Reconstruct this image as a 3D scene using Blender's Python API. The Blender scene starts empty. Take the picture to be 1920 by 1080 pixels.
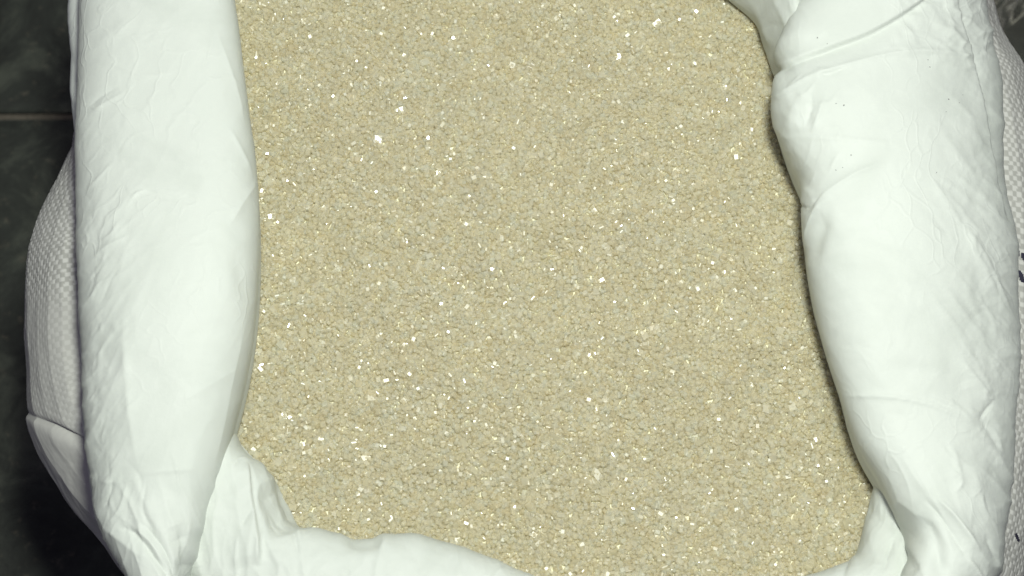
import bpy, math
import numpy as np
from mathutils import Vector, Matrix

# ------------------------------------------------------------------ camera, world, lamps
sc = bpy.context.scene
col = sc.collection
PX = 0.0002                       # one photo pixel at the sugar surface, in metres
DIST, TILT = 0.62, math.radians(17)
cam_d = bpy.data.cameras.new('camera')
cam = bpy.data.objects.new('camera', cam_d); col.objects.link(cam)
CAM = np.array((0.0, -DIST * math.sin(TILT), DIST * math.cos(TILT)))
cam.location = CAM; cam.rotation_euler = (TILT, 0, 0)
cam_d.sensor_width = 36; cam_d.lens = 36 * DIST / (1920 * PX)
cam_d.clip_start = 0.01; cam_d.clip_end = 50
cam_d.dof.use_dof = True; cam_d.dof.focus_distance = DIST - 0.004; cam_d.dof.aperture_fstop = 12.0
sc.camera = cam

w = bpy.data.worlds.new('World'); sc.world = w; w.use_nodes = True
bg = w.node_tree.nodes['Background']
bg.inputs['Color'].default_value = (0.64, 0.61, 0.84, 1); bg.inputs['Strength'].default_value = 0.18

def area(name, loc, target, size, power, color):
    l = bpy.data.lights.new(name, 'AREA'); l.shape = 'DISK'; l.size = size; l.energy = power; l.color = color
    o = bpy.data.objects.new(name, l); col.objects.link(o); o.location = loc
    o.rotation_euler = (Vector(target) - Vector(loc)).to_track_quat('-Z', 'Y').to_euler()
    return o
area('video_lamp', (0.045, -0.02, 0.66), (0.0, 0.0, 0.0), 0.08, 5.12, (.955, 1.0, 0.90))
area('fill_lamp', (0.14, 0.34, 1.20), (0.0, 0.0, 0.0), 0.14, 1.8, (1.0, 0.98, 0.92))  # added overhead fill, out of view, for broad glints on the crystals

sc.view_settings.view_transform = 'Standard'; sc.view_settings.look = 'None'
sc.view_settings.exposure = 0.0; sc.view_settings.gamma = 1.0
sc.render.film_transparent = False
sc.cycles.max_bounces = 12; sc.cycles.diffuse_bounces = 6; sc.cycles.glossy_bounces = 3; sc.cycles.transparent_max_bounces = 10; sc.cycles.use_adaptive_sampling = True; sc.cycles.adaptive_threshold = .02; sc.cycles.use_denoising = True
sc.cycles.caustics_reflective = False; sc.cycles.caustics_refractive = False
sc.cycles.sample_clamp_indirect = 4.0

# ------------------------------------------------------------------ numeric helpers
rng = np.random.default_rng(7)
ct, st = math.cos(TILT), math.sin(TILT)
FPX = DIST / PX
def unproj(p, z):
    """photo pixel (1920x1080) -> world point on the horizontal plane at height z"""
    p = np.asarray(p, float); x = (p[..., 0] - 960) / FPX; y = -(p[..., 1] - 540) / FPX
    d = np.stack([x, y * ct + st, y * st - ct], -1)
    t = (np.asarray(z) - CAM[2]) / d[..., 2]
    return CAM + d * t[..., None]
def proj(P):
    q = P - CAM
    yy = q[..., 1] * ct + q[..., 2] * st; zz = -q[..., 1] * st + q[..., 2] * ct
    return np.stack([960 + FPX * q[..., 0] / -zz, 540 - FPX * yy / -zz], -1)
def smooth(e0, e1, x):
    t = np.clip((x - e0) / (e1 - e0), 0, 1); return t * t * (3 - 2 * t)
def curve(pts, n):
    """Catmull-Rom through pts, resampled evenly by arc length"""
    p = np.asarray(pts, float); q = np.vstack([2 * p[0] - p[1], p, 2 * p[-1] - p[-2]]); out = []
    for i in range(1, len(q) - 2):
        t = np.linspace(0, 1, 24, endpoint=False)[:, None]; a, b, c, d = q[i - 1:i + 3]
        out.append(0.5 * (2 * b + (c - a) * t + (2 * a - 5 * b + 4 * c - d) * t**2 + (3 * b - a - 3 * c + d) * t**3))
    o = np.vstack(out + [p[-1:]])
    s = np.r_[0, np.cumsum(np.linalg.norm(np.diff(o, axis=0), axis=1))]; u = np.linspace(0, s[-1], n)
    return np.stack([np.interp(u, s, o[:, k]) for k in range(o.shape[1])], -1)
_tab = rng.random((257, 257)) * 2 * math.pi
def gnoise(x, y, seed=0):
    x = x + seed * 37.3; y = y + seed * 71.9
    xi = np.floor(x).astype(int); yi = np.floor(y).astype(int); fx = x - xi; fy = y - yi
    def g(ix, iy, dx, dy):
        a = _tab[ix % 256, iy % 256]; return np.cos(a) * dx + np.sin(a) * dy
    u = fx**3 * (fx * (fx * 6 - 15) + 10); v = fy**3 * (fy * (fy * 6 - 15) + 10)
    n0 = g(xi, yi, fx, fy) * (1 - u) + g(xi + 1, yi, fx - 1, fy) * u
    n1 = g(xi, yi + 1, fx, fy - 1) * (1 - u) + g(xi + 1, yi + 1, fx - 1, fy - 1) * u
    return (n0 * (1 - v) + n1 * v) * 1.5
def crumple(x, y, seed=0, octs=4):
    """creased-film noise: flat facets meeting in ridges"""
    wx = gnoise(x * .7, y * .7, seed + 9) * .5; wy = gnoise(x * .7, y * .7, seed + 13) * .5
    s = 0
    for k in range(octs):
        f = 1.9**k; s = s + (np.abs(gnoise((x + wx) * f, (y + wy) * f, seed + k)) - .25) / f
    return s
def facets(x, y, cell, stretch, ang, seed):
    """crumpled film: shallow dished facets that meet in sharp ridges, drawn out along the direction ang (degrees)"""
    a = math.radians(ang); u = (x * math.cos(a) - y * math.sin(a)) / (cell * stretch); v = (x * math.sin(a) + y * math.cos(a)) / cell
    u = u + .35 * gnoise(u * .8, v * .8, seed + 3); v = v + .35 * gnoise(u * .8, v * .8, seed + 5)
    ui = np.floor(u).astype(int); vi = np.floor(v).astype(int); best = np.full(np.shape(u), 9.0)
    for di in (-1, 0, 1):
        for dj in (-1, 0, 1):
            i, j = ui + di, vi + dj; r1 = _tab[(i + seed * 17) % 256, (j + seed * 5) % 256] / 6.2832; r2 = _tab[(i + seed * 3 + 91) % 256, (j + seed * 29 + 47) % 256] / 6.2832
            d = (i + r1 - u)**2 + (j + r2 - v)**2 + .25 * (r1 * 7.3 % 1); best = np.minimum(best, d)
    return best - .3
def crease(px, py, pts, amp, wid, kind='ridge', taper=.25):
    """height (in pixels) of one crease along the polyline pts; amp, wid in pixels"""
    if kind == 'ridge': amp, wid = amp * .68, max(wid * .62, 2.0)
    out = np.zeros_like(px); pts = np.asarray(pts, float); R = wid * 5
    m = (px > pts[:, 0].min() - R) & (px < pts[:, 0].max() + R) & (py > pts[:, 1].min() - R) & (py < pts[:, 1].max() + R)
    if not m.any(): return out
    if len(pts) > 2: pts = curve(pts, max(8, len(pts) * 4))
    X = px[m]; Y = py[m]; best = np.full(X.shape, 1e9); sg = np.ones_like(best); s = np.zeros_like(best)
    L = np.linalg.norm(np.diff(pts, axis=0), axis=1); cum = np.r_[0, np.cumsum(L)]
    for i in range(len(L)):
        a = pts[i]; d = (pts[i + 1] - a) / max(L[i], 1e-6)
        tr = (X - a[0]) * d[0] + (Y - a[1]) * d[1]; t = np.clip(tr, 0, L[i])
        dx = X - a[0] - d[0] * t; dy = Y - a[1] - d[1] * t; dd = dx * dx + dy * dy; k = dd < best
        best[k] = dd[k]; sg[k] = np.sign(d[0] * dy - d[1] * dx)[k]; s[k] = (cum[i] + t)[k]
    dist = np.sqrt(best); f = s / cum[-1]
    tp = np.minimum(1, f / taper) * np.minimum(1, (1 - f) / taper) if taper > 0 else 1.0
    if kind == 'ridge': h = np.exp(-dist / wid)
    elif kind == 'soft': h = np.exp(-(dist / wid)**2)
    elif kind == 'step': h = sg * np.exp(-dist / wid) * np.tanh(dist / 1.5)
    elif kind == 'drop': h = np.exp(-dist / wid) * smooth(-3.5, 3.5, sg * dist)
    elif kind == 'tent': h = np.clip(1 - dist / wid, 0, 1)
    out[m] = amp * h * tp
    return out
def strokes(px, py, box, n, ang, spread, length, amp, wid, seed, weight=None):
    r = np.random.default_rng(seed); out = np.zeros_like(px); k = 0
    while k < n:
        x = r.uniform(box[0], box[2]); y = r.uniform(box[1], box[3])
        if weight is not None and r.random() > weight(x, y): k += 1; continue
        a = math.radians(r.normal(ang(x, y) if callable(ang) else ang, spread)); l = r.uniform(*length); A = r.normal(0, amp) + amp * .4
        b = r.normal(0, .12) * l; dx, dy = math.cos(a), -math.sin(a)
        p = [(x - dx * l / 2, y - dy * l / 2), (x - dy * b, y + dx * b), (x + dx * l / 2, y + dy * l / 2)]
        out += crease(px, py, p, A, r.uniform(*wid), 'ridge', .5); k += 1
    return out

# ------------------------------------------------------------------ mesh helpers
def mesh_from(name, V, F, smoothed=True):
    """V (n,3), F (m,4) or (m,3) index array"""
    me = bpy.data.meshes.new(name); F = np.asarray(F, np.int32); k = F.shape[1]
    me.vertices.add(len(V)); me.vertices.foreach_set('co', np.ascontiguousarray(V, np.float32).ravel())
    me.loops.add(F.size); me.loops.foreach_set('vertex_index', F.ravel())
    me.polygons.add(len(F)); me.polygons.foreach_set('loop_start', np.arange(0, F.size, k, dtype=np.int32))
    me.polygons.foreach_set('use_smooth', np.full(len(F), smoothed))
    me.update(); me.validate()
    return me
def grid_faces(n, m, wrap):
    i = np.arange(n - 1)[:, None]; j = np.arange(m if wrap else m - 1)[None, :]; j2 = (j + 1) % m
    return np.stack(np.broadcast_arrays(i * m + j, i * m + j2, (i + 1) * m + j2, (i + 1) * m + j), -1).reshape(-1, 4)
def obj(name, me, mat, parent=None):
    o = bpy.data.objects.new(name, me); col.objects.link(o); o.parent = parent
    if mat is not None:
        for m in (mat if isinstance(mat, (list, tuple)) else [mat]): me.materials.append(m)
    return o
def tag(o, label=None, category=None, group=None, kind=None):
    for k, v in (('label', label), ('category', category), ('group', group), ('kind', kind)):
        if v: o[k] = v
    return o
def normals(P, wrap):
    du = np.gradient(P, axis=0)
    dv = np.roll(P, -1, 1) - np.roll(P, 1, 1) if wrap else np.gradient(P, axis=1)
    n = np.cross(dv, du); return n / np.maximum(np.linalg.norm(n, axis=-1, keepdims=True), 1e-12)

# ------------------------------------------------------------------ materials
def material(name):
    m = bpy.data.materials.new(name); m.use_nodes = True; nt = m.node_tree
    return m, nt, nt.nodes['Principled BSDF'], nt.nodes['Material Output']
def node(nt, kind, **kw):
    n = nt.nodes.new(kind)
    for k, v in kw.items():
        if k in n.inputs.keys(): n.inputs[k].default_value = v
        else: setattr(n, k, v)
    return n
def ramp(nt, src, stops):
    r = nt.nodes.new('ShaderNodeValToRGB'); e = r.color_ramp.elements
    while len(e) < len(stops): e.new(.5)
    for el, (p, c) in zip(e, stops): el.position = p; el.color = c if len(c) == 4 else (*c, 1)
    nt.links.new(src, r.inputs[0]); return r.outputs[0]

def film_material():
    m, nt, b, out = material('sack_film')
    tc = node(nt, 'ShaderNodeTexCoord')
    n1 = node(nt, 'ShaderNodeTexNoise', Scale=24.0, Detail=5.0, Roughness=.6, Distortion=.5)
    nt.links.new(tc.outputs['Object'], n1.inputs['Vector'])
    c = ramp(nt, n1.outputs['Fac'], [(.32, (.70, .74, .70)), (.52, (.765, .803, .765)), (.7, (.785, .824, .785))]); nt.links.new(c, b.inputs['Base Color'])
    n2 = node(nt, 'ShaderNodeTexNoise', Scale=420.0, Detail=3.0, Roughness=.6)
    nt.links.new(tc.outputs['Object'], n2.inputs['Vector'])
    n3 = node(nt, 'ShaderNodeTexNoise', Scale=2600.0, Detail=2.0)
    nt.links.new(tc.outputs['Object'], n3.inputs['Vector'])
    ad = node(nt, 'ShaderNodeMath', operation='MULTIPLY_ADD'); ad.inputs[1].default_value = .25
    nt.links.new(n3.outputs['Fac'], ad.inputs[0]); nt.links.new(n2.outputs['Fac'], ad.inputs[2])
    bp = node(nt, 'ShaderNodeBump', Strength=.16, Distance=.0006)
    nt.links.new(ad.outputs[0], bp.inputs['Height'])
    n4 = node(nt, 'ShaderNodeTexNoise', Scale=22.0, Detail=3.0); nt.links.new(tc.outputs['Object'], n4.inputs['Vector'])
    wp = node(nt, 'ShaderNodeMix', data_type='RGBA', blend_type='LINEAR_LIGHT'); wp.inputs[0].default_value = .03
    nt.links.new(tc.outputs['Object'], wp.inputs[6]); nt.links.new(n4.outputs['Color'], wp.inputs[7])
    mp = node(nt, 'ShaderNodeMapping'); mp.inputs['Rotation'].default_value = (0, 0, .5); mp.inputs['Scale'].default_value = (1.0, .42, 1.0)
    nt.links.new(wp.outputs[2], mp.inputs['Vector'])
    vo = node(nt, 'ShaderNodeTexVoronoi', feature='DISTANCE_TO_EDGE', Scale=100.0); nt.links.new(mp.outputs[0], vo.inputs['Vector'])
    cr = ramp(nt, vo.outputs['Distance'], [(0, (1, 1, 1)), (.07, (0, 0, 0))])
    mk = ramp(nt, n1.outputs['Fac'], [(.46, (0, 0, 0)), (.62, (1, 1, 1))])
    mm = node(nt, 'ShaderNodeMath', operation='MULTIPLY'); nt.links.new(cr, mm.inputs[0]); nt.links.new(mk, mm.inputs[1])
    b2 = node(nt, 'ShaderNodeBump', Strength=.22, Distance=.0006); nt.links.new(mm.outputs[0], b2.inputs['Height'])
    nt.links.new(bp.outputs[0], b2.inputs['Normal']); nt.links.new(b2.outputs[0], b.inputs['Normal'])
    b.inputs['Roughness'].default_value = .56; b.inputs['Specular IOR Level'].default_value = .25
    tr = node(nt, 'ShaderNodeBsdfTranslucent', Color=(.8, .8, .70, 1)); mx = node(nt, 'ShaderNodeMixShader', Fac=.24)
    nt.links.new(b.outputs[0], mx.inputs[1]); nt.links.new(tr.outputs[0], mx.inputs[2]); nt.links.new(mx.outputs[0], out.inputs[0])
    return m
def weave_material():
    m, nt, b, out = material('woven_tape')
    at = node(nt, 'ShaderNodeAttribute', attribute_name='tape')
    tc = node(nt, 'ShaderNodeTexCoord')
    n1 = node(nt, 'ShaderNodeTexNoise', Scale=60.0, Detail=3.0); nt.links.new(tc.outputs['Object'], n1.inputs['Vector'])
    c1 = ramp(nt, n1.outputs['Fac'], [(.3, (.56, .56, .53)), (.7, (.62, .62, .59))])
    c2 = ramp(nt, n1.outputs['Fac'], [(.3, (.37, .37, .345)), (.7, (.43, .43, .40))])
    mx = node(nt, 'ShaderNodeMix', data_type='RGBA')
    nt.links.new(at.outputs['Fac'], mx.inputs[0]); nt.links.new(c2, mx.inputs[6]); nt.links.new(c1, mx.inputs[7])
    nt.links.new(mx.outputs[2], b.inputs['Base Color'])
    b.inputs['Roughness'].default_value = .36; b.inputs['Specular IOR Level'].default_value = .5
    return m
def flat_material(name, color, rough=.6):
    m, nt, b, out = material(name)
    tc = node(nt, 'ShaderNodeTexCoord'); n1 = node(nt, 'ShaderNodeTexNoise', Scale=500.0, Detail=3.0)
    nt.links.new(tc.outputs['Object'], n1.inputs['Vector'])
    lo = tuple(v * .78 for v in color); hi = tuple(min(v * 1.12, .95) for v in color)
    nt.links.new(ramp(nt, n1.outputs['Fac'], [(.3, lo), (.7, hi)]), b.inputs['Base Color'])
    b.inputs['Roughness'].default_value = rough
    return m
def sugar_material():
    m, nt, b, out = material('sugar_crystal'); nt.nodes.remove(b)
    at = node(nt, 'ShaderNodeAttribute', attribute_name='tint')
    df = node(nt, 'ShaderNodeBsdfDiffuse'); tr = node(nt, 'ShaderNodeBsdfTranslucent')
    for n in (df, tr): nt.links.new(at.outputs['Color'], n.inputs['Color'])
    tp = node(nt, 'ShaderNodeBsdfTransparent', Color=(.99, .985, .965, 1))
    gl = node(nt, 'ShaderNodeBsdfGlossy'); nt.links.new(at.outputs['Alpha'], gl.inputs['Roughness'])
    fr = node(nt, 'ShaderNodeFresnel', IOR=1.56)
    m1 = node(nt, 'ShaderNodeMixShader', Fac=.50); nt.links.new(df.outputs[0], m1.inputs[1]); nt.links.new(tr.outputs[0], m1.inputs[2])
    m2 = node(nt, 'ShaderNodeMixShader', Fac=.44); nt.links.new(m1.outputs[0], m2.inputs[1]); nt.links.new(tp.outputs[0], m2.inputs[2])
    m3 = node(nt, 'ShaderNodeMixShader'); ge = node(nt, 'ShaderNodeNewGeometry'); fm = node(nt, 'ShaderNodeMix', data_type='FLOAT'); fm.inputs[3].default_value = .05
    nt.links.new(ge.outputs['Backfacing'], fm.inputs[0]); nt.links.new(fr.outputs[0], fm.inputs[2]); nt.links.new(fm.outputs[0], m3.inputs[0])
    nt.links.new(m2.outputs[0], m3.inputs[1]); nt.links.new(gl.outputs[0], m3.inputs[2])
    nt.links.new(m3.outputs[0], out.inputs[0])
    return m
def slate_material():
    m, nt, b, out = material('dark_slate')
    tc = node(nt, 'ShaderNodeTexCoord')
    n1 = node(nt, 'ShaderNodeTexNoise', Scale=24.0, Detail=9.0, Roughness=.72, Distortion=.6)
    n2 = node(nt, 'ShaderNodeTexNoise', Scale=130.0, Detail=4.0, Roughness=.7)
    for n in (n1, n2): nt.links.new(tc.outputs['Object'], n.inputs['Vector'])
    c1 = ramp(nt, n1.outputs['Fac'], [(.34, (.012, .013, .011)), (.5, (.027, .031, .025)), (.66, (.075, .083, .064))])
    c2 = ramp(nt, n2.outputs['Fac'], [(.60, (0, 0, 0)), (.78, (.16, .13, .09))])
    mx = node(nt, 'ShaderNodeMix', data_type='RGBA', blend_type='ADD'); mx.inputs[0].default_value = .5
    nt.links.new(c1, mx.inputs[6]); nt.links.new(c2, mx.inputs[7]); nt.links.new(mx.outputs[2], b.inputs['Base Color'])
    b.inputs['Roughness'].default_value = .62; b.inputs['Specular IOR Level'].default_value = .3
    bp = node(nt, 'ShaderNodeBump', Strength=.5, Distance=.002)
    nt.links.new(n1.outputs['Fac'], bp.inputs['Height']); nt.links.new(bp.outputs[0], b.inputs['Normal'])
    return m
def clear_film_material():
    m, nt, b, out = material('clear_film')
    b.inputs['Base Color'].default_value = (.82, .80, .72, 1); b.inputs['Roughness'].default_value = .22
    tp = node(nt, 'ShaderNodeBsdfTransparent'); lw = node(nt, 'ShaderNodeLayerWeight', Blend=.35)
    r = ramp(nt, lw.outputs['Facing'], [(.0, (.015,) * 3), (.35, (.05,) * 3), (.75, (.55,) * 3)])
    mx = node(nt, 'ShaderNodeMixShader'); nt.links.new(r, mx.inputs[0])
    nt.links.new(tp.outputs[0], mx.inputs[1]); nt.links.new(b.outputs[0], mx.inputs[2]); nt.links.new(mx.outputs[0], out.inputs[0])
    return m
FILM = film_material(); WEAVE = weave_material(); SUGAR = sugar_material(); SLATE = slate_material(); CLEAR = clear_film_material()
BED = flat_material('packed_sugar', (.93, .86, .66), .9); INK = flat_material('dark_ink', (.025, .025, .045)); GROUT = flat_material('grout', (.115, .10, .08), .9)
DIRT = flat_material('grey_dirt', (.2, .2, .2)); THREAD = flat_material('white_thread', (.65, .65, .62))

# ------------------------------------------------------------------ floor
FZ = -0.22
base = unproj((60, 216), FZ)                                   # where the joint seen beside the sack runs
floor_me = mesh_from('floor', np.array([(-1.4, -1.4, FZ - .004), (1.4, -1.4, FZ - .004), (1.4, 1.4, FZ - .004), (-1.4, 1.4, FZ - .004)]), [(0, 1, 2, 3)])
floor = tag(obj('floor', floor_me, GROUT), kind='structure', label='dark slate tiled floor under the sack')
TS, GAP = 0.40, 0.0036
def tile_mesh():
    n = 34; h = (TS - GAP) / 2; u = np.linspace(-1, 1, n); e = np.sign(u) * (1 - (1 - np.abs(u))**1.6)
    X, Y = np.meshgrid(e * h, e * h, indexing='ij'); d = np.minimum(h - np.abs(X), h - np.abs(Y))
    Z = -0.0022 * np.exp(-d / .0016) + .0006 * gnoise(X * 30, Y * 30, 3) - .0016
    jit = .0007 * gnoise(X * 160, Y * 160, 5) * np.exp(-d / .003)
    V = np.stack([X + jit, Y + jit, Z], -1).reshape(-1, 3); F = grid_faces(n, n, False)[:, ::-1]
    k = len(V); ring = np.r_[np.arange(n) * n, (n - 1) * n + np.arange(1, n), (np.arange(n - 2, -1, -1)) * n + n - 1, np.arange(n - 2, 0, -1)]
    low = V[ring].copy(); low[:, 2] = -.0042; V = np.vstack([V, low]); m = len(ring); i = np.arange(m); j = (i + 1) % m
    return mesh_from('tile', V, np.vstack([F, np.stack([ring[i], ring[j], k + j, k + i], -1)]))
tile0 = tile_mesh(); tile0.materials.append(SLATE)
for iy in (-2, -1, 0, 1):
    for ix in (-2, -1, 0, 1):
        t = bpy.data.objects.new('tile', tile0); col.objects.link(t); t.parent = floor
        t.location = (ix * TS + TS / 2 + .03, base[1] + iy * TS + TS / 2, FZ + .0022); t.rotation_euler = (0, 0, ((ix * 3 + iy) % 4) * math.pi / 2)

# ------------------------------------------------------------------ the sack
def roll(name, inner, outer, zc, b, disp=None, nt=380, nphi=230, power=.92, power_out=None, zfun=None, bfun=None, lean=0.0, under=.8, parent=None, mat=FILM, k=1.0):
    """A rolled tube of film between two edge curves (photo pixels, on the plane z = zc): round in section, wrinkled by disp(px, py)."""
    I = curve(inner, nt); O = curve(outer, nt)
    t = np.linspace(0, 1, nt)
    z0 = np.full(nt, zc) + (zfun(t) if zfun else 0); bb = np.full(nt, b) * (bfun(t) if bfun else 1)
    A = unproj(I, z0); B = unproj(O, z0)
    C = (A + B) / 2; X = (A - B) / 2
    # section: a rounded box, smoothed, with more samples on the upper side
    phi = np.linspace(0, 2 * math.pi, 4000, endpoint=False)
    pw = np.where(np.cos(phi) > 0, power, power if power_out is None else power_out)
    pr = np.stack([np.sign(np.cos(phi)) * np.abs(np.cos(phi))**pw, np.sign(np.sin(phi)) * np.abs(np.sin(phi))**pw], -1)
    def resample(p, n, wt=None):
        d = np.linalg.norm(np.roll(p, -1, 0) - p, axis=1) * (1 if wt is None else wt); cu = np.r_[0, np.cumsum(d)]; p2 = np.vstack([p, p[:1]])
        g = np.linspace(0, cu[-1], n, endpoint=False); return np.stack([np.interp(g, cu, p2[:, 0]), np.interp(g, cu, p2[:, 1])], -1)
    pr = resample(pr, 2000); ker = np.exp(-(np.arange(-160, 161) / 62.0)**2); ker /= ker.sum()
    pr = np.stack([np.convolve(np.r_[pr[-160:, k], pr[:, k], pr[:160, k]], ker, 'valid') for k in (0, 1)], -1)
    pr = pr / np.abs(pr).max(0)
    pr = resample(pr, nphi, np.where(pr[:, 1] > -.25, 1.0, .35)); c, s = pr[:, 0], pr[:, 1]
    P = C[:, None] + X[:, None] * c[None, :, None]
    P = P.copy(); P[..., 2] += bb[:, None] * s[None] * np.where(s > 0, 1, under)[None]
    P += X[:, None] * (lean * np.maximum(s, 0) * smooth(-.9, .5, c))[None, :, None]      # the upper side overhangs towards the sugar
    N = normals(P, True)
    out = P - C[:, None]
    sg = np.sign((N * out).sum(-1).mean()); N = N * sg
    q = proj(P); px, py = q[..., 0], q[..., 1]
    h = np.zeros_like(px)
    if disp is not None: h = disp(px, py, s[None] + 0 * px, t[:, None] + 0 * px)
    fade = np.clip(1.15 * smooth(-.35, .25, s), .1, 1)[None]
    P = P + N * (h * fade * PX * k)[..., None]
    F = grid_faces(nt, nphi, True)
    if sg < 0: F = F[:, ::-1]
    # close the two ends
    V = P.reshape(-1, 3); n0 = len(V); V = np.vstack([V, P[0].mean(0), P[-1].mean(0)])
    j = np.arange(nphi); j2 = (j + 1) % nphi
    cap = np.vstack([np.stack([j, j2, np.full(nphi, n0), np.full(nphi, n0)], -1)[:, :3],
                     np.stack([(nt - 1) * nphi + j2, (nt - 1) * nphi + j, np.full(nphi, n0 + 1)], -1)])
    me = mesh_from(name, V, np.vstack([F[:, [0, 1, 2]], F[:, [0, 2, 3]], cap]))
    o = obj(name, me, mat, parent); GRID[o.name] = P
    return o
GRID = {}
sack = bpy.data.objects.new('sugar_sack', None); col.objects.link(sack); sack.empty_display_size = .05
sack.location = (0, 0, 0)
tag(sack, 'white plastic sack, mouth rolled down into thick cuffs around the sugar', 'sack')

# ---- left roll
L_in = [(425, -110), (432, -50), (438, 0), (447, 60), (462, 180), (475, 280), (482, 350), (487, 440), (486, 540), (480, 620), (470, 690), (455, 760), (440, 815), (424, 880), (405, 950), (386, 1020), (376, 1056), (350, 1120), (320, 1180)]
L_out = [(165, -110), (158, -50), (153, 0), (149, 100), (144, 250), (144, 340), (147, 430), (152, 550), (155, 640), (159, 700), (161, 800), (170, 870), (180, 930), (192, 985), (215, 1030), (238, 1075), (275, 1140), (310, 1200)]
def disp_left(px, py, s, t):
    h = 4.0 * gnoise(px / 230, py / 300, 1) + 1.0 * gnoise(px / 90, py / 130, 2)
    side = smooth(310, 200, px + .12 * (py - 540))               # crinkled outer flank
    low = smooth(420, 950, py)
    h += (.5 + 1.6 * side * (.3 + .7 * low)) * crumple(px / 60, py / 95, 4)
    low2 = smooth(870, 960, py)
    h += (1.0 + 6.0 * side * (.10 + .90 * low)) * facets(px, py, 38, 2.4, 62, 21) + 2.6 * side * smooth(250, 480, py) * facets(px, py, 17, 2.8, 55, 22) + 9.5 * low2 * facets(px, py, 30, 3.4, 112, 23)
    C = lambda *a, **k: crease(px, py, *a, **k)
    # ridge where the flank breaks from the bright top
    h += C([(232, 560), (236, 680), (246, 790), (262, 893)], 9, 34, 'ridge', taper=.3)
    h += C([(262, 893), (300, 884), (370, 880)], 3.5, 8, 'ridge') + C([(262, 893), (215, 905), (185, 900)], 4, 8, 'ridge')
    h += C([(225, 985), (258, 1005), (292, 1050), (330, 1100)], -12, 13, 'ridge', taper=.2)
    h += C([(262, 975), (300, 1020), (322, 1062), (340, 1110)], -9, 9, 'ridge', taper=.2)
    h += C([(245, 985), (280, 1015), (312, 1065)], 8, 12, 'ridge')
    h += C([(328, 985), (345, 1030), (352, 1090)], -10, 16, 'soft')
    h += C([(275, 900), (270, 960), (300, 1010)], -5, 9) + C([(240, 900), (228, 950), (205, 985)], 5, 7) + C([(215, 890), (205, 940), (190, 960)], -5, 6)
    h += C([(165, 216), (195, 195), (236, 172)], 4, 8) + C([(160, 205), (190, 180), (225, 160)], -3, 8)
    h += C([(166, 122), (200, 116), (268, 141), (330, 134)], 2.5, 8) + C([(175, 90), (215, 60), (260, 30)], 2, 12, 'soft')
    h += C([(262, 352), (300, 368), (345, 374)], -4, 9) + C([(262, 340), (300, 356), (350, 364)], 3, 10)
    h += C([(176, 478), (205, 462), (245, 440)], 5, 8) + C([(185, 455), (210, 440), (225, 410)], 4, 9) + C([(160, 360), (190, 330), (215, 300)], 4, 9)
    h += C([(405, 55), (425, 110), (445, 170), (460, 240)], 4, 10) + C([(385, 130), (400, 70), (410, 40)], -2.5, 9)
    h += C([(428, 238), (450, 280), (474, 330)], 5, 8) + C([(430, 425), (455, 380), (484, 338)], 5, 14) + C([(440, 460), (452, 520), (470, 570)], -3, 16, 'soft')
    h += C([(330, 760), (380, 730), (450, 690)], 2, 14) + C([(470, 570), (440, 700), (420, 800), (395, 900)], 3, 12)
    wgt = lambda x, y: float(np.clip((300 - x) / 120, .05, 1) * np.clip((y - 300) / 350, .12, 1))
    h += strokes(px, py, (150, 250, 320, 1000), 300, lambda x, y: 60 if y < 820 else 72, 20, (28, 105), 1.2, (2.0, 4.2), 11, wgt)
    h += strokes(px, py, (160, 880, 380, 1080), 34, lambda x, y: 108 if x > 240 else 84, 12, (70, 190), 1.8, (2.2, 5), 12)
    h += strokes(px, py, (150, 0, 480, 900), 50, 40, 40, (40, 130), .5, (5, 12), 13)
    return h
left_roll = roll('rolled_cuff', L_in, L_out, .012, .027, disp_left, nt=430, nphi=240, parent=sack, power=.72, power_out=.86, lean=.16,
     bfun=lambda t: 1 - .12 * np.sin(t * 9))

# ---- thin lip of film under the left roll
lip_in = [(300, -110), (300, 0), (300, 300), (300, 640), (310, 900), (330, 1060)]
lip_out = [(140, -110), (134, -40), (130, 0), (129, 60), (133, 130), (137, 220), (143, 310), (149, 420), (150, 540), (149, 640), (154, 690), (158, 800), (170, 900), (186, 985), (222, 1060)]
def disp_lip(px, py, s, t):
    return 3 * crumple(px / 40, py / 120, 21) + 4 * gnoise(px / 60, py / 90, 5)
roll('under_fold', lip_in, lip_out, -.004, .012, disp_lip, nt=240, nphi=110, parent=sack)

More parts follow.
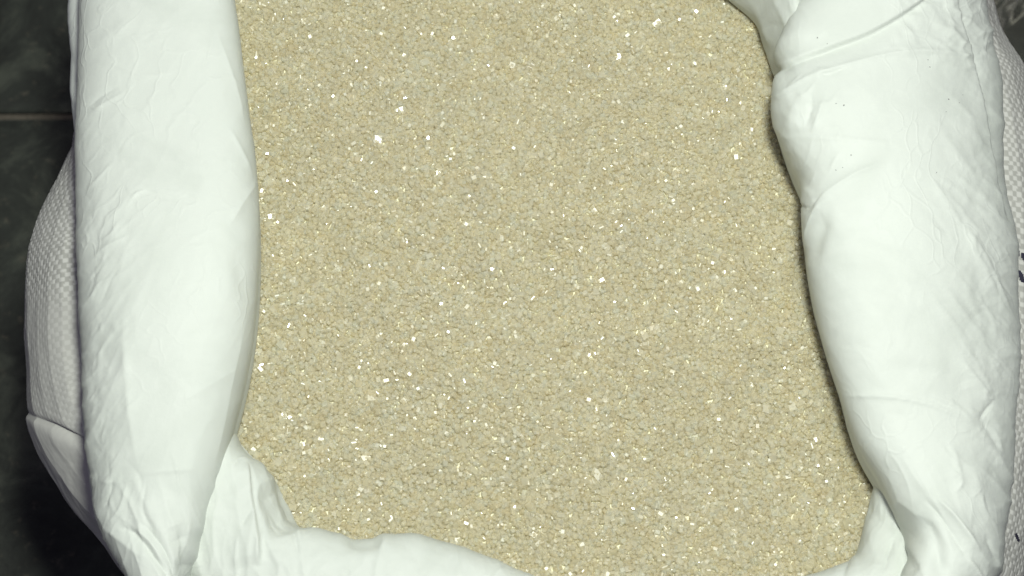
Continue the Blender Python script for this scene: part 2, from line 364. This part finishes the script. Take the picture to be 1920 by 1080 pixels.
# ---- right roll
R_in = [(1535, -120), (1506, -50), (1488, 15), (1472, 60), (1453, 108), (1444, 133), (1450, 160), (1442, 186), (1441, 230), (1450, 270), (1470, 322), (1493, 374), (1492, 408), (1499, 460), (1507, 510), (1520, 570), (1535, 620), (1555, 680), (1575, 740), (1590, 800), (1610, 855), (1640, 907), (1667, 950), (1688, 992), (1697, 1022), (1692, 1052), (1678, 1085), (1660, 1140), (1645, 1200)]
R_out = [(1815, -120), (1835, -50), (1846, 0), (1858, 55), (1870, 105), (1881, 150), (1882, 230), (1886, 310), (1894, 400), (1904, 500), (1908, 600), (1905, 700), (1899, 800), (1895, 880), (1882, 960), (1868, 1060), (1840, 1140), (1790, 1210)]
def disp_right(px, py, s, t):
    h = 4 * gnoise(px / 230, py / 260, 31) + 1.2 * gnoise(px / 100, py / 120, 32)
    h += (.8 + 1.6 * smooth(1740, 1860, px)) * crumple(px / 80, py / 95, 34)
    fl = smooth(1740, 1850, px - .06 * (py - 500)); up_ = smooth(150, 60, py) * smooth(1640, 1720, px); sh = smooth(1580, 1500, px) * smooth(450, 380, py); lowr = smooth(820, 920, py)
    h += (1.3 + 5.5 * fl + 4.0 * sh + 8.0 * lowr) * facets(px, py, 46, 2.8, -56, 31) + (2.4 * fl + 4.5 * up_ + 1.5 * sh) * facets(px, py, 20, 1.8, -40, 32)
    C = lambda *a, **k: crease(px, py, *a, **k)
    h += C([(1440, 134), (1500, 108), (1560, 86), (1640, 55), (1720, 8), (1760, -30)], -13, 30, 'drop', taper=.06)
    h += C([(1440, 188), (1470, 172), (1510, 146), (1560, 128), (1640, 106), (1690, 97), (1760, 96), (1842, 108)], 7, 10, 'ridge', taper=.08)
    h += C([(1535, 140), (1560, 136), (1585, 126)], -6, 5) + C([(1525, 128), (1570, 135)], 4, 5)
    h += C([(1519, 172), (1522, 200), (1512, 238)], -6, 8, 'ridge', taper=.3) + C([(1545, 180), (1535, 215), (1522, 250)], 6, 9)
    h += C([(1500, 185), (1490, 215), (1480, 255)], 4, 14, 'soft')
    h += C([(1450, 256), (1520, 258), (1600, 262), (1695, 272)], 3.5, 10) + C([(1560, 230), (1575, 250), (1560, 262)], 3, 8)
    h += C([(1488, 392), (1520, 385), (1560, 352), (1610, 322), (1665, 302)], 7, 13, 'ridge', taper=.2)
    h += C([(1484, 378), (1512, 390), (1540, 365)], -8, 7) + C([(1505, 470), (1512, 425), (1530, 388), (1560, 366)], 6, 8)
    h += C([(1520, 500), (1530, 450), (1552, 400)], -6, 15, 'soft')
    h += C([(1790, 325), (1832, 362), (1856, 380)], 4, 9) + C([(1800, 420), (1850, 490), (1905, 605)], 5, 9) + C([(1745, 330), (1800, 420)], 4, 12)
    h += C([(1770, 540), (1810, 590), (1852, 640)], 5, 9) + C([(1800, 672), (1830, 712), (1862, 752)], 7, 8) + C([(1780, 600), (1840, 700), (1866, 752)], 3, 18)
    h += C([(1862, 752), (1845, 775), (1835, 790)], -6, 8) + C([(1838, 782), (1858, 818), (1876, 848)], -4, 8) + C([(1862, 800), (1880, 850)], 3, 6)
    h += C([(1578, 742), (1680, 745), (1760, 764), (1832, 800)], 5, 6, 'ridge', taper=.15) + C([(1745, 738), (1790, 760), (1828, 796)], 6, 7)
    h += C([(1640, 690), (1760, 700), (1850, 745)], -3, 18, 'soft')
    h += C([(1752, 930), (1790, 970), (1835, 1035)], 12, 9, 'ridge', taper=.3) + C([(1735, 935), (1775, 985), (1815, 1050)], -10, 12, 'ridge')
    h += C([(1712, 872), (1745, 930), (1790, 1010), (1815, 1070)], 3, 9) + C([(1725, 960), (1755, 1015), (1765, 1085)], -8, 14, 'soft')
    h += C([(1808, 1040), (1830, 1070), (1850, 1110)], 9, 8) + C([(1845, 1000), (1868, 1060)], -6, 9) + C([(1780, 880), (1800, 905), (1790, 925)], 5, 7)
    h += C([(1690, 1030), (1720, 1075)], -5, 14, 'soft')
    h += C([(1890, 420), (1868, 300), (1848, 190), (1832, 110), (1810, 40), (1790, -30)], -10, 40, 'drop', taper=.12)
    h += strokes(px, py, (1680, 0, 1865, 110), 70, 30, 60, (15, 55), 2.2, (3, 6), 41)
    h += strokes(px, py, (1760, 280, 1900, 900), 80, -54, 12, (60, 170), 1.8, (3, 7), 42)
    h += strokes(px, py, (1640, 850, 1880, 1080), 24, -58, 16, (60, 150), 1.3, (4, 10), 43)
    h += strokes(px, py, (1450, 120, 1850, 1000), 60, -20, 50, (40, 140), .5, (5, 12), 44)
    h += strokes(px, py, (1445, 120, 1570, 430), 46, 50, 40, (25, 80), 1.8, (3, 7), 45)
    return h
right_roll = roll('rolled_cuff', [(x + float(np.interp(y, (280, 700), (19, 4))), y) for x, y in R_in], [(x + 8, y) for x, y in R_out], .012, .037, disp_right, nt=450, nphi=250, parent=sack, power=.74, power_out=1.45, under=.8, lean=.36, bfun=lambda t: 1 - .22 * smooth(.45, .75, t))
# ---- front roll, its ends tucked under the two side rolls
F_in = [(436, 770), (441, 812), (455, 845), (472, 860), (492, 872), (520, 905), (544, 950), (562, 986), (600, 992), (640, 1003), (680, 1009), (722, 1004), (780, 1004), (850, 1021), (900, 1036), (950, 1056), (1005, 1082), (1080, 1110), (1200, 1128), (1340, 1122), (1440, 1100), (1515, 1080), (1562, 1065), (1598, 1048), (1610, 1028), (1624, 970), (1640, 908), (1660, 860)]
F_out = [(300, 800), (300, 850), (305, 900), (315, 960), (330, 1020), (350, 1080), (390, 1130), (450, 1180), (520, 1215), (600, 1240), (680, 1252), (780, 1262), (880, 1275), (1000, 1290), (1140, 1302), (1280, 1302), (1400, 1290), (1520, 1268), (1620, 1230), (1700, 1180), (1760, 1110), (1800, 1030), (1815, 960), (1820, 900)]
def disp_front(px, py, s, t):
    h = 4 * gnoise(px / 150, py / 110, 51) + 2.2 * crumple(px / 80, py / 80, 52)
    cor = smooth(600, 540, px); h += (2.0 + 7.0 * cor) * facets(px, py, 34, 3.2, 98, 41) + 3.0 * smooth(1520, 1600, px) * facets(px, py, 34, 2.6, 70, 42)
    C = lambda *a, **k: crease(px, py, *a, **k)
    h += C([(464, 866), (470, 920), (480, 980), (490, 1060)], 9, 40, 'drop', taper=.1)
    h += C([(430, 880), (450, 862), (466, 862)], 7, 6) + C([(452, 990), (462, 970), (478, 950)], -7, 8)
    h += C([(445, 1000), (442, 1050), (445, 1100)], 6, 8) + C([(484, 990), (486, 1030), (480, 1060)], 6, 6) + C([(495, 1000), (520, 1060)], 5, 8)
    h += C([(548, 985), (556, 1015), (560, 1040)], -9, 8, 'ridge', taper=.3) + C([(505, 900), (528, 950), (545, 1000)], -15, 32, 'soft')
    h += C([(640, 1002), (675, 1018), (720, 1008)], -8, 16, 'soft') + C([(722, 1000), (712, 1040), (700, 1090)], 5, 10) + C([(855, 1018), (858, 1050), (862, 1090)], 4, 10)
    h += C([(950, 1060), (930, 1075), (915, 1100)], 5, 9)
    h += C([(1596, 1048), (1585, 1065), (1578, 1090)], -7, 7) + C([(1640, 930), (1660, 1000), (1650, 1060)], -5, 22, 'soft') + C([(1680, 1000), (1665, 1040), (1655, 1075)], -7, 9)
    h += strokes(px, py, (420, 830, 570, 1090), 20, 95, 14, (60, 150), 1.6, (3, 8), 53)
    h += strokes(px, py, (560, 1000, 1600, 1100), 50, 75, 30, (30, 80), 1.4, (4, 10), 54)
    h += strokes(px, py, (1540, 930, 1720, 1090), 24, 70, 20, (40, 100), 1.6, (4, 9), 55)
    return h
roll('rolled_cuff', F_in, F_out, .004, .020, disp_front, nt=450, nphi=160, parent=sack, power=.72, bfun=lambda t: 1 - .45 * smooth(.84, .94, t))
# pleat of film caught beside the left roll
roll('pleat', [(455, 835), (478, 868), (474, 940), (446, 1010), (420, 1066), (405, 1100)], [(404, 840), (400, 900), (388, 960), (372, 1020), (364, 1050), (356, 1100)], .001, .015,
     lambda px, py, s, t: 2 * crumple(px / 40, py / 70, 61) + strokes(px, py, (370, 840, 490, 1080), 30, 70, 14, (40, 110), 1.3, (3, 7), 62), nt=200, nphi=110, parent=sack,
     bfun=lambda t: .25 + .75 * smooth(0, .35, t))
# ---- back roll, mostly above the frame; its end dips under the right roll
B_in = [(425, -60), (560, -75), (800, -85), (1050, -80), (1240, -62), (1330, -35), (1386, 0), (1420, 28), (1432, 60), (1446, 98), (1466, 150), (1490, 190)]
B_out = [(420, -260), (600, -275), (900, -285), (1150, -280), (1350, -260), (1460, -190), (1490, -110), (1495, -50), (1498, 0), (1500, 40), (1530, 90), (1560, 130)]
def disp_back(px, py, s, t):
    return 4 * gnoise(px / 120, py / 120, 71) + 3 * crumple(px / 60, py / 60, 72) + crease(px, py, [(1405, 0), (1428, 50), (1450, 100)], 5, 12, 'soft') + crease(px, py, [(1440, -20), (1470, 40), (1475, 80)], 4, 10)
roll('rolled_cuff', B_in, B_out, .014, .026, disp_back, nt=240, nphi=100, parent=sack)

# ---- woven outer wall
W_pts = [(143, 300), (112, 368), (85, 428), (64, 496), (57, 560), (55, 640), (57, 710), (63, 785), (78, 845), (103, 905), (142, 965), (184, 1012), (232, 1074), (330, 1170), (600, 1290), (1000, 1335), (1500, 1310), (1850, 1200), (1950, 900), (1972, 600), (1962, 350), (1921, 190), (1884, 118), (1866, 78), (1850, 18), (1800, -90), (1600, -220), (1000, -280), (400, -230), (215, -110), (172, 60), (165, 200)]
def wall():
    pts = W_pts + W_pts[:1]
    big = curve(pts, 6000); s = np.r_[0, np.cumsum(np.linalg.norm(np.diff(big, axis=0), axis=1))]
    # uneven sampling: dense along the two visible flanks
    dens = np.where((big[:, 0] < 260) & (big[:, 1] > 260), 1.0, np.where((big[:, 0] > 1830) & (big[:, 1] < 1120), 1.0, .05))
    cum = np.r_[0, np.cumsum((dens[1:] * np.diff(s)))]; n = int(cum[-1] / 2.6)
    u = np.linspace(0, cum[-1], n, endpoint=False)
    L = np.stack([np.interp(u, cum, big[:, k]) for k in (0, 1)], -1); arc = np.interp(u, cum, s) * PX * 1.08
    B = unproj(L, np.full(n, -.05)); cen = B.mean(0)
    zs = np.r_[-.002, np.linspace(-.004, -.03, 130), np.linspace(-.0305, -.07, 60), np.linspace(-.075, -.2175, 24)]
    ins = np.interp(-zs, [.002, .004, .006, .010, .016, .024, .036, .05, .075, .11, .17, .205, .2176], [.045, .030, .0245, .0185, .0125, .0065, .0018, 0, 0, .002, .005, .008, .014])
    nrm = np.roll(B, -1, 0) - np.roll(B, 1, 0); nrm = np.stack([nrm[:, 1], -nrm[:, 0], 0 * nrm[:, 0]], -1); nrm /= np.linalg.norm(nrm, axis=1)[:, None]
    if (nrm * (B - cen)).sum() < 0: nrm = -nrm
    P = B[None] - nrm[None] * ins[:, None, None]; P[..., 2] = zs[:, None]
    T = .00205
    a = arc[None] + 0 * zs[:, None]; v = (np.r_[0, np.cumsum(np.hypot(np.diff(zs), np.diff(ins)))])[:, None] + 0 * arc[None]
    # the cloth skews and crumples a little
    sk = .004 * gnoise(a * 9, v * 9, 81) + .0005 * gnoise(a * 260, v * 40, 85); a2 = a + sk; v2 = v + .18 * a * 0 + .006 * gnoise(a * 11, v * 6, 82) + .0005 * gnoise(a * 40, v * 260, 86)
    fu, fv = a2 / T, v2 / T; iu, iv = np.floor(fu), np.floor(fv); cu, cv = fu - iu - .5, fv - iv - .5
    over = ((iu + iv) % 2) == 0
    bulge = np.where(over, np.cos(cv * math.pi) * .8 + .2 * np.cos(cu * 2.2), np.cos(cu * math.pi) * .8 + .2 * np.cos(cv * 2.2))
    edge = smooth(.5, .40, np.abs(np.where(over, cu, cv)))
    q = proj(P); px, py = q[..., 0], q[..., 1]; left = px < 400
    low = smooth(-6, 10, py - (752 + .55 * (px - 20))) * left                 # smooth coated panel below the fold
    wv = np.where(left, (.35 + .65 * smooth(590, 520, py)) * (1 - .85 * low), 1.0)
    h = .00034 * bulge * edge * wv + .0013 * gnoise(a * 30, v * 40, 83) + .0004 * crumple(a * 40, v * 50, 84)
    # diagonal fold low on the left flank
    fold = [(48, 770), (66, 784), (110, 806), (160, 836), (230, 870)]
    h -= crease(px, py, fold, .0058, 9, 'ridge', taper=.06) * smooth(48, 120, px) + crease(px, py, fold, .0016, 5, 'ridge', taper=.02)
    h += crease(px, py, fold, .0014, 34, 'drop', taper=.02)
    top = smooth(-.004, -.008, zs)[:, None]
    P = P + nrm[None] * (h * top)[..., None]
    V = P.reshape(-1, 3); me = mesh_from('woven_wall', V, grid_faces(len(zs), n, True)[:, ::-1])
    at = me.attributes.new('tape', 'FLOAT', 'POINT'); at.data.foreach_set('value', (.55 + (over * 1.0 * edge - .55) * wv).astype(np.float32).ravel())
    return me, P
wall_me, WP = wall()
wall_o = tag(obj('woven_wall', wall_me, [WEAVE, INK], sack), 'checked woven tape cloth on the outer side of the sack')
# printed ink on the right flank of the cloth
q = proj(WP).reshape(-1, 2); vz = WP.reshape(-1, 3)[:, 2]
F = np.empty(len(wall_me.polygons) * 4, np.int32); wall_me.polygons.foreach_get('vertices', F); fc = q[F.reshape(-1, 4)].mean(1); fz = vz[F.reshape(-1, 4)].mean(1)
def inside(fc, pts, r):
    return crease(fc[:, 0], fc[:, 1], pts, 1.0, r, 'tent', taper=0) > .35
ink = np.zeros(len(fc), bool)
for pts, r in (([(1902, 456), (1909, 476)], 6), ([(1917, 478), (1926, 492)], 6), ([(1912, 512), (1918, 526)], 7), ([(1905, 1002), (1910, 1014)], 4)):
    ink |= inside(fc, pts, r)
ink &= fz > -.06
wall_me.polygons.foreach_set('material_index', ink.astype(np.int32))
# ink_area = printed marks

# small specks of dirt on the film of the right roll, a loose thread on the left flank
def speck_mesh(r):
    m = bpy.data.meshes.new('dirt_speck'); t = np.linspace(0, 2 * math.pi, 7)[:-1]
    V = [(r * math.cos(a) * (1.3 if i % 2 else .8), r * math.sin(a), 0) for i, a in enumerate(t)] + [(0, 0, r * .35)]
    m.from_pydata(V, [], [(i, (i + 1) % 6, 6) for i in range(6)]); m.materials.append(DIRT); return m
spm = speck_mesh(.00032)
RP = GRID[right_roll.name]; rq = proj(RP); up = RP[..., 2] > .02
for x, y in ((1597, 291), (1580, 313), (1566, 318), (1584, 196), (1566, 195), (1741, 112), (1742, 126), (1805, 179), (1800, 194), (1779, 186), (1775, 211), (1533, 70), (1551, 82), (1756, 325)):
    d = np.hypot(rq[..., 0] - x, rq[..., 1] - y) + np.where(up, 0, 1e6); i = np.unravel_index(d.argmin(), d.shape)
    o = bpy.data.objects.new('dirt_speck', spm); col.objects.link(o); o.parent = right_roll; o.location = RP[i] + (0, 0, .0001); o.rotation_euler = (0, 0, x * 1.7)
    o.scale = (.5 + (x % 5) * .10,) * 3

def thread(name, pix, z, r):
    c = unproj(curve(pix, 14), np.linspace(z, z + .004, 14)); t = np.gradient(c, axis=0); n = np.cross(t, (0, 0, 1.0)); n /= np.linalg.norm(n, axis=1)[:, None]
    b2 = np.cross(t, n); b2 /= np.linalg.norm(b2, axis=1)[:, None]; a = np.linspace(0, 2 * math.pi, 6)[:-1]
    V = c[:, None] + r * (np.cos(a)[None, :, None] * n[:, None] + np.sin(a)[None, :, None] * b2[:, None])
    return obj(name, mesh_from(name, V.reshape(-1, 3), grid_faces(14, 5, True)), THREAD, wall_o)
thread('loose_thread', [(63, 634), (57, 642), (54, 650), (50, 655)], -.046, .00016)
thread('loose_thread', [(66, 700), (60, 708), (57, 722)], -.047, .00013)

# ------------------------------------------------------------------ the sugar
def poly_mask(q, poly):
    x, y = q[:, 0], q[:, 1]; c = np.zeros(len(x), bool); n = len(poly)
    for i in range(n):
        (x1, y1), (x2, y2) = poly[i], poly[(i + 1) % n]
        with np.errstate(divide='ignore', invalid='ignore'):
            c ^= ((y1 > y) != (y2 > y)) & (x < (x2 - x1) * (y - y1) / (y2 - y1 + 1e-12) + x1)
    return c
open_poly = [(395, -95), (405, 0), (430, 200), (447, 440), (440, 640), (405, 800), (440, 900), (520, 1000), (620, 1050), (800, 1060), (960, 1110), (1100, 1160), (1350, 1160), (1540, 1120), (1640, 1080), (1685, 960), (1655, 850), (1610, 720), (1555, 520), (1540, 380), (1500, 200), (1480, 80), (1400, -40), (1300, -95)]
def sugar_h(x, y):
    q = proj(np.stack([x, y, 0 * x], -1)); px, py = q[..., 0], q[..., 1]
    h = .0034 * gnoise(x * 17, y * 17, 91) + .0009 * gnoise(x * 70, y * 70, 92)
    h = h - .005 * smooth(1440, 1640, px - .18 * (py - 300)) + .002 * np.exp(-((px - 900) / 420)**2 - ((py - 560) / 420)**2)
    return h
def sugar():
    # chamfered crystal: 24 corners
    def crystal(ch):
        V = []; 
        for sx in (-1, 1):
            for sy in (-1, 1):
                for sz in (-1, 1):
                    V += [(sx, sy * ch, sz * ch), (sx * ch, sy, sz * ch), (sx * ch, sy * ch, sz)]
        return np.array(V)
    import bmesh
    bm = bmesh.new()
    for v in crystal(.68): bm.verts.new(v)
    bmesh.ops.convex_hull(bm, input=bm.verts); bmesh.ops.triangulate(bm, faces=bm.faces)
    bm.verts.index_update(); CV = np.array([v.co[:] for v in bm.verts]); CF = np.array([[v.index for v in f.verts] for f in bm.faces]); bm.free()
    sp = .00128; xs = np.arange(-.13, .17, sp); ys = np.arange(-.14, .14, sp * .866)
    X, Y = np.meshgrid(xs, ys, indexing='xy'); X = X + (np.arange(len(ys)) % 2)[:, None] * sp / 2
    layers = []
    for dz, jit, st_ in ((0, .42, 1), (-.0009, .45, 2)):
        gx_, gy_ = X[::st_, ::st_].ravel(), Y[::st_, ::st_].ravel(); w_ = sp * st_
        x = gx_ + rng.normal(0, jit * w_ * .6, gx_.size); y = gy_ + rng.normal(0, jit * w_ * .6, gx_.size)
        z = sugar_h(x, y) + dz + rng.normal(0, .0002, x.size)
        q = np.stack([x, y, z], -1); layers.append(q[poly_mask(proj(q), open_poly)])
    rng.shuffle(layers[0])
    P = np.vstack(layers); n = len(P)
    size = np.clip(rng.lognormal(math.log(.00070), .22, n), .00038, .00125); size[len(layers[0]):] *= 1.6
    asp = np.stack([rng.uniform(.75, 1.0, n), rng.uniform(.8, 1.05, n), rng.uniform(.95, 1.4, n)], -1) * size[:, None]
    qn = rng.normal(size=(n, 4)); qn /= np.linalg.norm(qn, axis=1)[:, None]; a, b, c, d = qn.T
    R = np.stack([1 - 2 * (c * c + d * d), 2 * (b * c - a * d), 2 * (b * d + a * c), 2 * (b * c + a * d), 1 - 2 * (b * b + d * d), 2 * (c * d - a * b), 2 * (b * d - a * c), 2 * (c * d + a * b), 1 - 2 * (b * b + c * c)], -1).reshape(n, 3, 3)
    n1 = len(layers[0])                                       # upper layer: chamfered crystals; the layer below: plain blocks
    BV = np.array([(x, y, z) for x in (-1, 1) for y in (-1, 1) for z in (-1, 1)]) * .86
    BF = np.array([(0, 1, 3), (0, 3, 2), (4, 6, 7), (4, 7, 5), (0, 4, 5), (0, 5, 1), (2, 3, 7), (2, 7, 6), (0, 2, 6), (0, 6, 4), (1, 5, 7), (1, 7, 3)])
    def place(k0, k1, CV): return (np.einsum('nij,nkj->nki', R[k0:k1], CV[None] * asp[k0:k1, None, :]) + P[k0:k1, None]).reshape(-1, 3)
    def faces(m, CF, nv): return (CF[None] + (np.arange(m) * nv)[:, None, None]).reshape(-1, 3)
    parts = ((0, n1, CV, CF), (n1, n, BV, BF)); Vs, Fs, off = [], [], 0
    for k0, k1, cv, cf in parts:
        v = place(k0, k1, cv); Vs.append(v); Fs.append(faces(k1 - k0, cf, len(cv)) + off); off += len(v)
    V = np.vstack(Vs); Fc = np.vstack(Fs); reps = np.concatenate([np.full(k1 - k0, len(cv)) for k0, k1, cv, cf in parts])
    # colour of each crystal: cream, tan, pale straw, a few greenish clear ones
    pal = np.array([(.941, .895, .708), (.931, .878, .675), (.962, .926, .772), (.94, .93, .798), (.908, .836, .615)])
    ci = rng.choice(5, n, p=(.32, .22, .20, .14, .12)); tint = np.minimum(pal[ci] * rng.uniform(.94, 1.015, (n, 1)) * (1 + .022 * gnoise(P[:, 0] * 70, P[:, 1] * 70, 98) + .02 * gnoise(P[:, 0] * 190, P[:, 1] * 190, 99))[:, None], .98)
    # a closed bed under the crystals so that nothing shows through
    gx = np.linspace(-.14, .18, 120); gy = np.linspace(-.15, .14, 110); GX, GY = np.meshgrid(gx, gy, indexing='ij')
    keep = poly_mask(proj(np.stack([GX, GY, 0 * GX], -1).reshape(-1, 3)), open_poly)
    GV = np.stack([GX, GY, sugar_h(GX, GY) - .0011], -1).reshape(-1, 3); gf = grid_faces(120, 110, False)[:, ::-1]; gf = gf[keep[gf].all(1)]
    base_i = len(V); allV = np.vstack([V, GV]); allF = np.vstack([Fc, gf[:, [0, 1, 2]] + base_i, gf[:, [0, 2, 3]] + base_i])
    me = mesh_from('sugar', allV, allF, False)
    colr = np.ones((len(allV), 4), np.float32); colr[:base_i, :3] = np.repeat(tint, reps, 0); colr[base_i:, :3] = (.86, .78, .56)
    colr[:base_i, 3] = np.repeat(rng.choice((.12, .22, .32, .44), n, p=(.16, .28, .32, .24)), reps); colr[base_i:, 3] = .5
    at = me.color_attributes.new('tint', 'FLOAT_COLOR', 'POINT'); at.data.foreach_set('color', colr.ravel())
    me.materials.append(SUGAR); me.materials.append(BED)
    me.polygons.foreach_set('material_index', np.r_[np.zeros(len(Fc), np.int32), np.ones(len(allF) - len(Fc), np.int32)])
    return me
tag(obj('sugar', sugar(), None), 'coarse pale tan sugar crystals filling the open sack', 'sugar', kind='stuff')

# ------------------------------------------------------------------ crumpled clear plastic on the floor, upper right
def film_bag():
    n, m = 130, 110; U, Vv = np.meshgrid(np.linspace(0, 1, n), np.linspace(0, 1, m), indexing='ij')
    c = unproj(np.array((1950, 10)), FZ + .05)
    x = c[0] + (U - .42) * .16; y = c[1] + (Vv - .45) * .12
    r = np.hypot((U - .5) * 2, (Vv - .5) * 2)
    z = FZ + .002 + .055 * np.clip(1 - r, 0, 1)**.6 + .055 * np.abs(crumple(U * 7, Vv * 7, 95)) * np.clip(1.2 - r, 0, 1) * 2
    x = x + .012 * gnoise(U * 5, Vv * 5, 96); y = y + .012 * gnoise(U * 5, Vv * 5, 97)
    me = mesh_from('plastic_bag', np.stack([x, y, np.maximum(z, FZ + .001)], -1).reshape(-1, 3), grid_faces(n, m, False)[:, ::-1])
    o = obj('plastic_bag', me, CLEAR)
    sm = o.modifiers.new('thickness', 'SOLIDIFY'); sm.thickness = .0003
    return tag(o, 'crumpled clear plastic film on the dark floor behind the sack', 'plastic bag')
film_bag()
